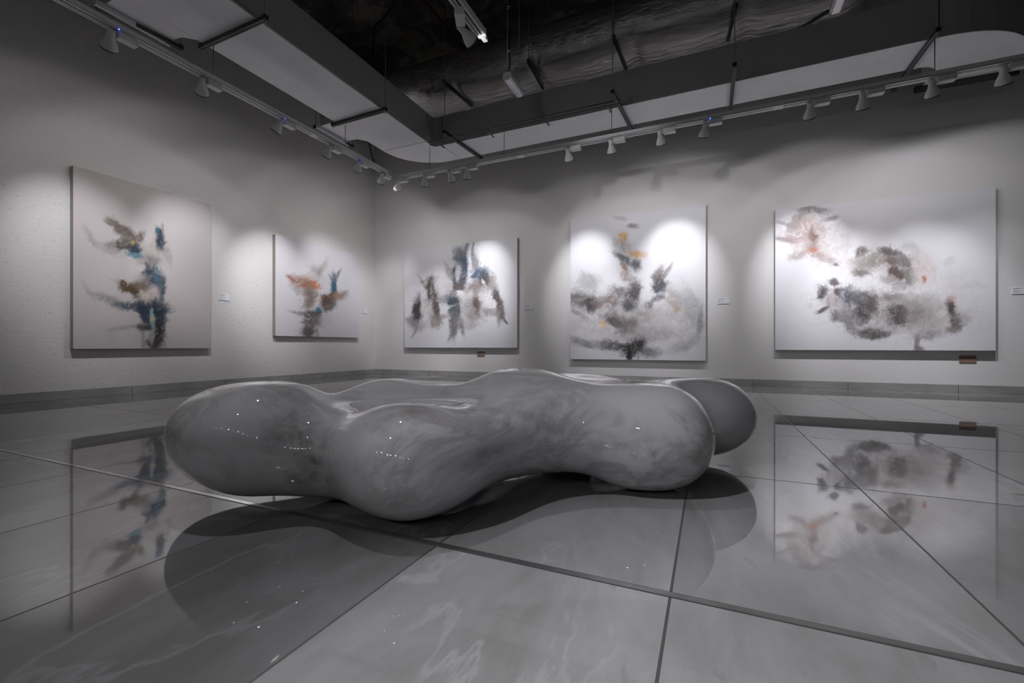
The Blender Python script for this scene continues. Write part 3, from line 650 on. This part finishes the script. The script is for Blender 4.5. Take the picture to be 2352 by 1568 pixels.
# ---------------------------------------------------------------- trapeze hangers
def hanger(p0, p1, label, rods=(0, 1), ext=.03, w=.04, h=.04, ztop=CEIL, far_top=None, slots=True, low=.03, name='duct_hanger', group='strut hangers under the ducts'):
    p0, p1 = Vector(p0), Vector(p1); d = (p1 - p0); L = d.length; d.normalize()
    ang = math.atan2(d.y, d.x); R = Matrix.Rotation(ang, 3, 'Z'); c = (p0 + p1) / 2
    root = thing(name, label, 'hanger', c, group)
    mb = MB()
    t = .004
    # open C channel: two flanks, top web, lips below
    mb.box((0, w / 2 - t / 2, 0), (L + ext, t, h), None); mb.box((0, -w / 2 + t / 2, 0), (L + ext, t, h), None)
    mb.box((0, 0, h / 2 - t / 2), (L + ext, w - 2 * t, t), None)
    mb.box((0, w / 2 - .008, -h / 2 + t / 2), (L + ext, .008, t)); mb.box((0, -w / 2 + .008, -h / 2 + t / 2), (L + ext, .008, t))
    mb.box((0, 0, -h / 2 + .006), (L + ext, w - 2 * t - .012, .002))
    mb.v = [tuple(R @ Vector(v)) for v in mb.v]; mb.build('channel', M['strut'], root)
    if slots:
        pl = MB().box((0, 0, -h / 2 + .0042), (L + ext - .01, .022, .002)); pl.v = [tuple(R @ Vector(v)) for v in pl.v]
        o = pl.build('slotted_plate', slotted_mat(ang), root)
    for r in rods:
        q = (p0 if r == 0 else p1) - c; q = q + (d * (.02 if r == 0 else -.02)); q -= d * (ext * (.5 if r == 0 else -.5))
        MB().tube([(q.x, q.y, -h / 2 - low), (q.x, q.y, (ztop if r == 0 or far_top is None else far_top) - c.z)], .0055, 8).build('threaded_rod', M['rod'], root)
        MB().lathe([(0, h / 2), (.013, h / 2), (.013, h / 2 + .012), (0, h / 2 + .012)], 6, Matrix.Translation((q.x, q.y, 0))).build('nut', M['strut'], root)
        MB().box((q.x, q.y, h / 2 + .003), (.05, .05, .006)).build('washer_plate', M['strut'], root)
    return root
ZS = ZB - .025
hanger(onz(610, 42, ZS), onz(462, 109, ZS), 'slotted dark strut under the left duct run, nearer the camera')
hanger(onz(886, 252, ZS), onz(764, 287, ZS), 'slotted dark strut under the left duct run, nearer the corner')
hanger(onz(1021, 304, ZS), onz(1121, 374, ZS), 'dark strut under the right duct run, first from the corner', slots=False, far_top=ZF - .05)
hanger(onz(1407, 212, ZS), onz(1459, 313, ZS), 'dark strut under the right duct run, second from the corner', slots=False, far_top=ZF - .05)
hanger(onz(1687.5, 150, ZS), onz(1677, 262, ZS), 'slotted strut under the right duct run, third from the corner', far_top=ZF - .05)
hanger(onz(2155, 70, ZS), onz(2053, 207, ZS), 'dark strut under the right duct run, nearest its curved end', slots=False, far_top=ZF - .05)
hanger(onz(224, 14, ZS), onz(416, 111, ZS), 'dark strut along the left wall under the nearer duct outlet', slots=False)
hanger(onz(724, 292, ZS), onz(810, 337, ZS), 'dark strut along the left wall under the outlet nearer the corner', slots=False)
hanger(onz(2104, 206, ZS), onz(2336, 165, ZS), 'dark strut along the right wall under the curved duct end', rods=(), slots=False, h=.07)
ZH = ZF - .045
for k, (a, b_) in enumerate((((1020, 188), (1083, 242)), ((1214, 141), (1247, 202)), ((1409, 86), (1438, 157)), ((1690, 14), (1672, 90)), ((1912, 18), (1835, 66)))):
    p, q = onz(*a, ZH), onz(*b_, ZH)
    hanger(p, q, ['dark strut across the foil duct underside, first from the corner', 'dark strut across the foil duct underside, second from the corner', 'dark strut across the foil duct underside, third from the corner',
                  'dark strut across the foil duct underside, fourth from the corner', 'dark strut across the foil duct underside, nearest its far right end'][k], rods=(0,), slots=False, group='strut hangers under the foil duct', low=0)

# cable rail along the lower edge of the right duct run
rl = thing('conduit_rail', 'thin double steel rail along the near lower edge of the right duct', 'rail', (-4 * U, 9.62 * U, U + 5.22 * U))
p0, p1 = onz(986, 326, U + 5.24 * U), onz(1426, 229.5, U + 5.24 * U); yr = (p0.y + p1.y) / 2
local(rl, MB().tube([(p0.x, yr, p0.z), (p1.x, yr, p0.z)], .010, 8)).build('upper_bar', M['grey'], rl)
local(rl, MB().tube([(p0.x, yr, p0.z - .045), (p1.x, yr, p0.z - .045)], .007, 8)).build('lower_bar', M['grey'], rl)
for k in range(4):
    xx = p0.x + (p1.x - p0.x) * (.04 + .3 * k)
    local(rl, MB().box((xx, (yr + 9.94 * U) / 2, p0.z - .01), (.02, 9.94 * U - yr, .012))).build('bracket', M['strut'], rl)

# ---------------------------------------------------------------- lighting tracks
ZTR = U + 4.6 * U
TW, TH = .092, .052
def track(name, label, a, b_, rods, joints, ztop=ZB, endcap=None):
    a, b_ = Vector(a), Vector(b_); d = (b_ - a).normalized(); L = (b_ - a).length; c = (a + b_) / 2
    root = thing(name, label, 'lighting track', c)
    R = Matrix.Rotation(math.atan2(d.y, d.x), 3, 'Z')
    def ob(nm, mb, m):
        mb.v = [tuple(R @ Vector(v)) for v in mb.v]; return mb.build(nm, M[m], root)
    mb = MB()
    mb.box((0, 0, TH / 2 + .006), (L, TW, TH - .012))
    mb.box((0, -.034, .003), (L, .024, .006)); mb.box((0, .034, .003), (L, .024, .006)); mb.box((0, 0.004, .003), (L, .018, .006))
    ob('rail', mb, 'track')
    ob('conductor_slot', MB().box((0, -.014, .0045), (L - .02, .014, .003)).box((0, .0175, .0045), (L - .02, .007, .003)), 'groove')
    for t in joints:
        ob('joint_cover', MB().box((t - L / 2, 0, TH / 2), (.10, TW + .006, TH + .006)), 'track')
    ob('end_cap', MB().box((-L / 2 - .006, 0, TH / 2), (.012, TW + .004, TH + .004)), 'track')
    ob('end_cap', MB().box((L / 2 + .006, 0, TH / 2), (.012, TW + .004, TH + .004)), 'track')
    for t, zt in rods:
        q = R @ Vector((t - L / 2, 0, 0))
        MB().tube([(q.x, q.y, TH), (q.x, q.y, zt - c.z)], .0045, 8).build('suspension_rod', M['rod'], root)
    return root
XT = -7.915 * U; YT = 9.90 * U
# positions where pixels meet the track lines
def y_on_left(px, x=XT): r = ray(px, 500); return r.y * x / r.x
def x_on_right(px, y=YT): r = ray(px, 500); return r.x * y / r.y
ya, yb = -2.0, y_on_left(886)
track('lighting_track', 'white spotlight track hung in front of the left wall', (XT, ya, ZTR), (XT, yb, ZTR),
      [(y_on_left(490) - ya, ZS), (y_on_left(793) - ya, ZS)], [y_on_left(722) - ya])
xa, xb = x_on_right(918), 5.6
track('lighting_track', 'white spotlight track hung in front of the right wall', (xa, YT, ZTR), (xb, YT, ZTR),
      [(x_on_right(p) - xa, ZB + .0) for p in (987, 1158, 1405, 2147)] + [(4.9 - xa, CEIL)], [x_on_right(1196) - xa, x_on_right(1788) - xa])
XC = -3.10 * U
tz = U + 4.6 * U
yc = onz(1098, 84, tz).y
track('lighting_track', 'short-ended white spotlight track hanging high over the middle of the room', (XC, -3.0, tz), (XC, yc, tz),
      [(yc + 3 - .28, CEIL), (2.0, CEIL), (4.0, CEIL)], [])
ec = thing('feed_connector', 'bright clear connector stub at the end of the middle track', 'connector', (XC, yc + .014, tz))
bevel(MB().box((0, .045, .02), (.045, .09, .03)).build('stub', mat('clear connector plastic', (.7, .7, .7), .15), ec), .004)
MB().box((0, .014, .028), (.075, .028, .045)).build('collar', M['plastb'], ec)

# ---------------------------------------------------------------- spotlights
LC = (0.945, .945, 1.0)
def spot_light(name, parent, loc, direction, watts, size, blend, radius=.03, color=LC):
    ld = bpy.data.lights.new(name, 'SPOT'); ld.energy = watts; ld.spot_size = math.radians(size); ld.spot_blend = blend
    ld.shadow_soft_size = radius; ld.color = color
    o = bpy.data.objects.new(name, ld); COL.objects.link(o); o.parent = parent; o.location = loc
    o.rotation_euler = Vector(direction).to_track_quat('-Z', 'Y').to_euler(); return o
HP = [(r * .8, h * .84) for r, h in [(.0, .0), (.030, .0), (.036, -.006), (.037, -.075), (.045, -.100), (.062, -.135), (.074, -.165), (.078, -.190), (.079, -.205), (.075, -.205), (.068, -.185), (.050, -.150), (.0, -.140)]]
def spotlight(track_pt, along, target, label, beam=60, spill=14, led=False, bs=45, ss=122, tilt=None, group='white track spotlights', bb=1.0, sb=.22):
    """track_pt: point on the track underside where the adapter hangs; along: unit vector towards the head end"""
    tp = Vector(track_pt); al = Vector(along)
    root = thing('track_spotlight', label, 'spotlight', tp, group)
    ang = math.atan2(al.y, al.x); R = Matrix.Rotation(ang, 3, 'Z')
    mb = MB().box((0, 0, -.034), (.145, .078, .056)); mb.v = [tuple(R @ Vector(v)) for v in mb.v]
    bevel(mb.build('adapter_box', M['lamp'], root), .004)
    mb = MB().box((0, 0, -.0065), (.15, .05, .012)); mb.v = [tuple(R @ Vector(v)) for v in mb.v]
    mb.build('track_clip', M['lamp'], root)
    piv = al * .115 + Vector((0, 0, -.045))
    MB().tube([al * .065 + Vector((0, 0, -.045)), piv], .011, 10).build('swivel_arm', M['lamp'], root)
    d = (Vector(target) - (tp + piv)).normalized()
    rot = d.to_track_quat('-Z', 'Y').to_matrix().to_4x4()
    head = MB().lathe(HP, 30, Matrix.Translation(piv) @ rot @ Matrix.Translation((0, 0, .035))).build('lamp_head', M['lamp'], root)
    rim = MB().lathe([(.0636, -.165), (.0652, -.167), (.0652, -.174), (.0624, -.1755), (.060, -.1725)], 30, Matrix.Translation(piv) @ rot @ Matrix.Translation((0, 0, .035))).build('lamp_rim', M['strut'], head)
    MB().lathe([(.036, 0), (.034, -.007), (.024, -.011), (.0, -.014)], 20, Matrix.Translation(piv) @ rot @ Matrix.Translation((0, 0, .035 - .124))).build('bulb', M['bulb'], head)
    if led:
        q = al * -.02 + Vector((0, 0, -.02)); side = Vector((-SN, CS, 0)) * -.0
        cam = (Vector((0, 0, U)) - tp); cam.z = 0; cam.normalize()
        MB().lathe([(.0, .006), (.0055, .003), (.007, 0), (.0055, -.003), (0, -.006)], 12, Matrix.Translation(al * .06 + Vector((0, 0, .002)) + cam * .046)).build('indicator', M['led'], root)
    lp = piv + d * .148
    spot_light('beam', root, lp, d, beam, bs, bb)
    spot_light('spill', root, lp, d, spill, ss, sb)
    return root
LZ = ZTR
def sl(px, tgt, label, **k):          # left-wall track
    y = y_on_left(px, -7.92 * U); return spotlight((XT, y + .115, LZ), (0, -1, 0), onx(*tgt), label, **k)
def sr(px, tgt, label, **k):          # right-wall track
    x = x_on_right(px); return spotlight((x + .115, YT, LZ), (-1, 0, 0), ony(*tgt), label, **k)
sl(255, (180, 600), 'white track spotlight nearest the camera on the left track, blue light lit', beam=170, spill=7, led=True)
sl(464, (458, 620), 'white track spotlight second from the camera on the left track', beam=180, spill=8)
sl(645, (330, 810), 'white track spotlight third along the left track, tipped towards the camera, blue light lit', beam=45, spill=10, led=True)
sl(757, (622, 660), 'white track spotlight fourth along the left track', beam=230, spill=8)
sl(824, (765, 650), 'white track spotlight fifth along the left track, faint blue light', beam=150, spill=7, led=True)
sl(877, (845, 680), 'white track spotlight at the corner end of the left track', beam=40, spill=6)
sr(914, (885, 700), 'white track spotlight at the corner end of the right track', beam=70, spill=6)
sr(975, (990, 760), 'white track spotlight second from the corner on the right track', beam=180, spill=8)
sr(1032, (1118, 650), 'white track spotlight third from the corner on the right track', beam=200, spill=8)
sr(1072, (1095, 790), 'white track spotlight fourth from the corner on the right track', beam=150, spill=9)
sr(1304, (1348, 640), 'white track spotlight fifth from the corner on the right track', beam=200, spill=8)
sr(1403, (1450, 820), 'white track spotlight sixth from the corner on the right track', beam=150, spill=9)
sr(1516, (1555, 620), 'bright white track spotlight above the middle of the grey-smoke canvas', beam=230, spill=11)
sr(1620, (1540, 760), 'white track spotlight tipped left with blue light, above the gap before the widest canvas', beam=12, spill=11, led=True)
sr(1860, (1850, 625), 'white track spotlight above the left part of the widest canvas', beam=250, spill=12)
sr(1981, (1985, 730), 'white track spotlight above the middle of the widest canvas', beam=190, spill=15)
sr(2140, (2160, 720), 'white track spotlight under the strut near the curved duct end', beam=190, spill=15)
sr(2305, (2290, 690), 'white track spotlight nearest the right picture edge', beam=60, spill=12)
# spotlights of the middle track
yq = onz(1058, 70, tz - .12).y
spotlight((XC - .03, onz(1041, 46, tz - .04).y, tz), (-.42, .907, 0), ony(1530, 650), 'white spotlight hanging from the end of the middle track', beam=40, spill=55, ss=56, bs=44)
for i, (yy, tg, bw, sw) in enumerate(((1.55, (-1.1, 1.45, 0), 50, 34), (-.5, (1.0, .75, 0), 700, 8))):
    spotlight((XC, yy, tz), (0, -1, 0), tg, ['white spotlight on the middle track above the bench', 'white spotlight on the middle track behind the viewer'][i], beam=bw, spill=sw, ss=120, bs=58)

# a rear track behind the viewer, its lamps turned towards the bench
YR = -4.2
track('lighting_track', 'white spotlight track at the far end of the room behind the viewer', (-5.2, YR, ZTR), (4.4, YR, ZTR), [(1.0, CEIL), (4.8, CEIL), (8.6, CEIL)], [])
for i, xx in enumerate((-4.4, -3.1, -1.7, -.9, .2, 1.2, 2.2, 3.6)):
    spotlight((xx, YR, ZTR), (-1, 0, 0), (xx * .35 - .4, .6 + .25 * (i % 3), 0), 'white track spotlight on the rear track behind the viewer', beam=13, spill=4, bs=70, group='spotlights on the rear track')

# ---------------------------------------------------------------- emergency battens
def batten(a, b_, label, rods):
    """a, b_: near and far underside centres"""
    a, b_ = Vector(a), Vector(b_); L = abs(b_.y - a.y); c = (a + b_) / 2; w = .105
    root = thing('batten_light', label, 'light fitting', (c.x, c.y, c.z), 'clear batten lights')
    bevel(MB().box((0, 0, .075), (w * .86, L, .03)).build('housing', M['plastb'], root), .006)
    pts = [(-w / 2, .06), (-w / 2 * .92, .025), (-w / 2 * .6, .003), (-w / 4, 0), (w / 4, 0), (w / 2 * .6, .003), (w / 2 * .92, .025), (w / 2, .06)]
    n = len(pts); vs = [(x, -L / 2, z) for x, z in pts] + [(x, L / 2, z) for x, z in pts]
    fs = [(i, i + 1, i + 1 + n, i + n) for i in range(n - 1)] + [tuple(range(n))[::-1], tuple(range(n, 2 * n)), (n - 1, 0, n, 2 * n - 1)]
    bevel(MB().add(vs, fs).build('diffuser', M['plast'], root), .004)
    mb = MB()
    for k in range(9):
        x = -w * .4 + w * .1 * k; mb.box((x, 0, -.0005 if abs(x) < w * .3 else .008), (.0025, L * .97, .003))
    mb.build('ribs', M['card'], root)
    MB().box((0, 0, .035), (.03, L * .8, .012)).build('lamp_tray', M['card'], root)
    for (x, y) in rods:
        MB().tube([(x, y, .085), (x, y, CEIL - c.z)], .006, 8).build('suspension_rod', M['rod'], root)
    return root, c
bz = U + 5.0 * U
a0, b0 = onz(1169, 184, bz), onz(1198, 221, bz)
a1 = onz(1154.5, 186, bz); a2 = onz(1184, 226, bz); xl = (a1.x + a2.x) / 2
bx = xl + .054
r1, c1 = batten((bx, a1.y, bz), (bx, a2.y, bz), 'clear ribbed emergency light hanging on two rods over the bench', [(-.01, -.15), (.01, .14)])
kb = thing('flex_cable', 'black flex strapped to the rod of the hanging clear light', 'cable', (c1.x + .012, c1.y - .15, bz + .09))
hh = CEIL - bz - .09
MB().tube([(.0, 0, 0), (.012, 0, .12), (.004, .0, .3), (.016, 0, .55), (.006, 0, .9), (.0, 0, hh)], .009, 8).build('flex', M['black'], kb)
for z_ in (.25, .75): MB().lathe([(.016, z_), (.019, z_), (.019, z_ + .008), (.016, z_ + .008)], 10).build('cable_tie', M['card'], kb)
a3 = onz(1905, 36, bz)
batten((1.65 * U + .054, a3.y - .62, bz), (1.65 * U + .054, a3.y, bz), 'clear ribbed emergency light cut off by the top picture edge at right', [(0, -.2)])

# ---------------------------------------------------------------- pipes and cables
def pipe(name, label, cat, path, r, m, fittings=()):
    o = Vector(path[0]); root = thing(name, label, cat, o)
    MB().tube([Vector(p) - o for p in path], r, 14).build('pipe' if 'pipe' in name else 'sheath', M[m], root)
    for p, rr, l in fittings:
        q = Vector(p) - o; MB().tube([q - Vector((0, l / 2, 0)), q + Vector((0, l / 2, 0))], rr, 14).build('coupling', M[m], root)
    return root
zp = U + 9.0 * U; xr = -.755 * 9.0 * U
rp = pipe('sprinkler_pipe', 'dark red sprinkler pipe in the ceiling void', 'pipe', [(xr, -3, zp), (xr, YW - .05, zp)], .024, 'red', [((xr, 4.9, zp), .031, .08), ((xr, 3.0, zp), .031, .08)])
b2 = Vector((xr + .26, 4.5, zp)) - Vector((xr, -3, zp))
MB().tube([Vector((0, 7.5, 0)), Vector((.26, 7.5, .0)), Vector((.26, 7.5, .55))], .017, 12).build('branch', M['red'], rp)
xg = -.772 * 8.6 * U
pipe('conduit_pipe', 'thin grey conduit running beside the red pipe', 'pipe', [(xg, -3, U + 8.6 * U), (xg, YW - .05, U + 8.6 * U)], .011, 'grey', [((xg, 4, U + 8.6 * U), .014, .06)])
def smooth(pts, n=8):
    P = [Vector(p) for p in pts]; out = []
    for i in range(len(P) - 1):
        p0, p1, p2, p3 = P[max(i - 1, 0)], P[i], P[i + 1], P[min(i + 2, len(P) - 1)]
        for k in range(n):
            t = k / n
            out.append(.5 * ((2 * p1) + (p2 - p0) * t + (2 * p0 - 5 * p1 + 4 * p2 - p3) * t * t + (3 * p1 - p0 - 3 * p2 + p3) * t ** 3))
    return out + [P[-1]]
pz = 7.6 * U
pipe('hanging_cable', 'thick black cable drooping from the ceiling void behind the duct corner', 'cable',
     smooth([onz(930, -30, U + pz * 1.15), onz(905, 5, U + pz * 1.12), onz(885, 38, U + pz * 1.08), onz(862, 60, U + pz * 1.04), onz(858, 90, U + pz), onz(857.5, 130, U + pz * .93), onz(857.5, 190, U + pz * .84)]), .017, 'black')
pipe('hanging_cable', 'short black cable loop at the top edge near the red pipe', 'cable',
     smooth([onz(926, -25, U + pz * 1.1), onz(928, 5, U + pz * 1.05), onz(936, 20, U + pz * 1.03), onz(942, 12, U + pz * 1.04), onz(945, -20, U + pz * 1.1)]), .016, 'black')
dz = ZB
e0 = Vector((XT + .02, yb - .09, ZTR + TH))
s0 = onz(848, 328, dz)
pipe('power_cable', 'black power cable from the duct underside down to the end of the left track', 'cable',
     smooth([s0 + Vector((0, 0, -.004)), s0.lerp(e0, .25) + Vector((0, 0, -.14)), s0.lerp(e0, .55) + Vector((0, 0, -.17)), s0.lerp(e0, .82) + Vector((0, 0, -.07)), e0 + Vector((0, 0, .02))]), .011, 'black')

# ---------------------------------------------------------------- world, camera, view
w = bpy.data.worlds.new('world'); sc.world = w; w.use_nodes = True
w.node_tree.nodes['Background'].inputs[0].default_value = (.02, .02, .022, 1)
w.node_tree.nodes['Background'].inputs[1].default_value = 0.2
cd = bpy.data.cameras.new('camera'); cam = bpy.data.objects.new('camera', cd); COL.objects.link(cam)
cd.sensor_fit = 'HORIZONTAL'; cd.sensor_width = 36; cd.lens = 36 * FPX / 2352
cd.shift_y = (HY - 784) / 2352
cd.clip_start = .02; cd.clip_end = 60
cam.location = (0, 0, U); cam.rotation_euler = (math.pi / 2, 0, YAW)
sc.camera = cam
vs_ = sc.view_settings
sc.display_settings.display_device = 'sRGB'
vs_.view_transform = 'Standard'; vs_.look = 'None'; vs_.gamma = 1; vs_.use_curve_mapping = False
vs_.exposure = -0.1
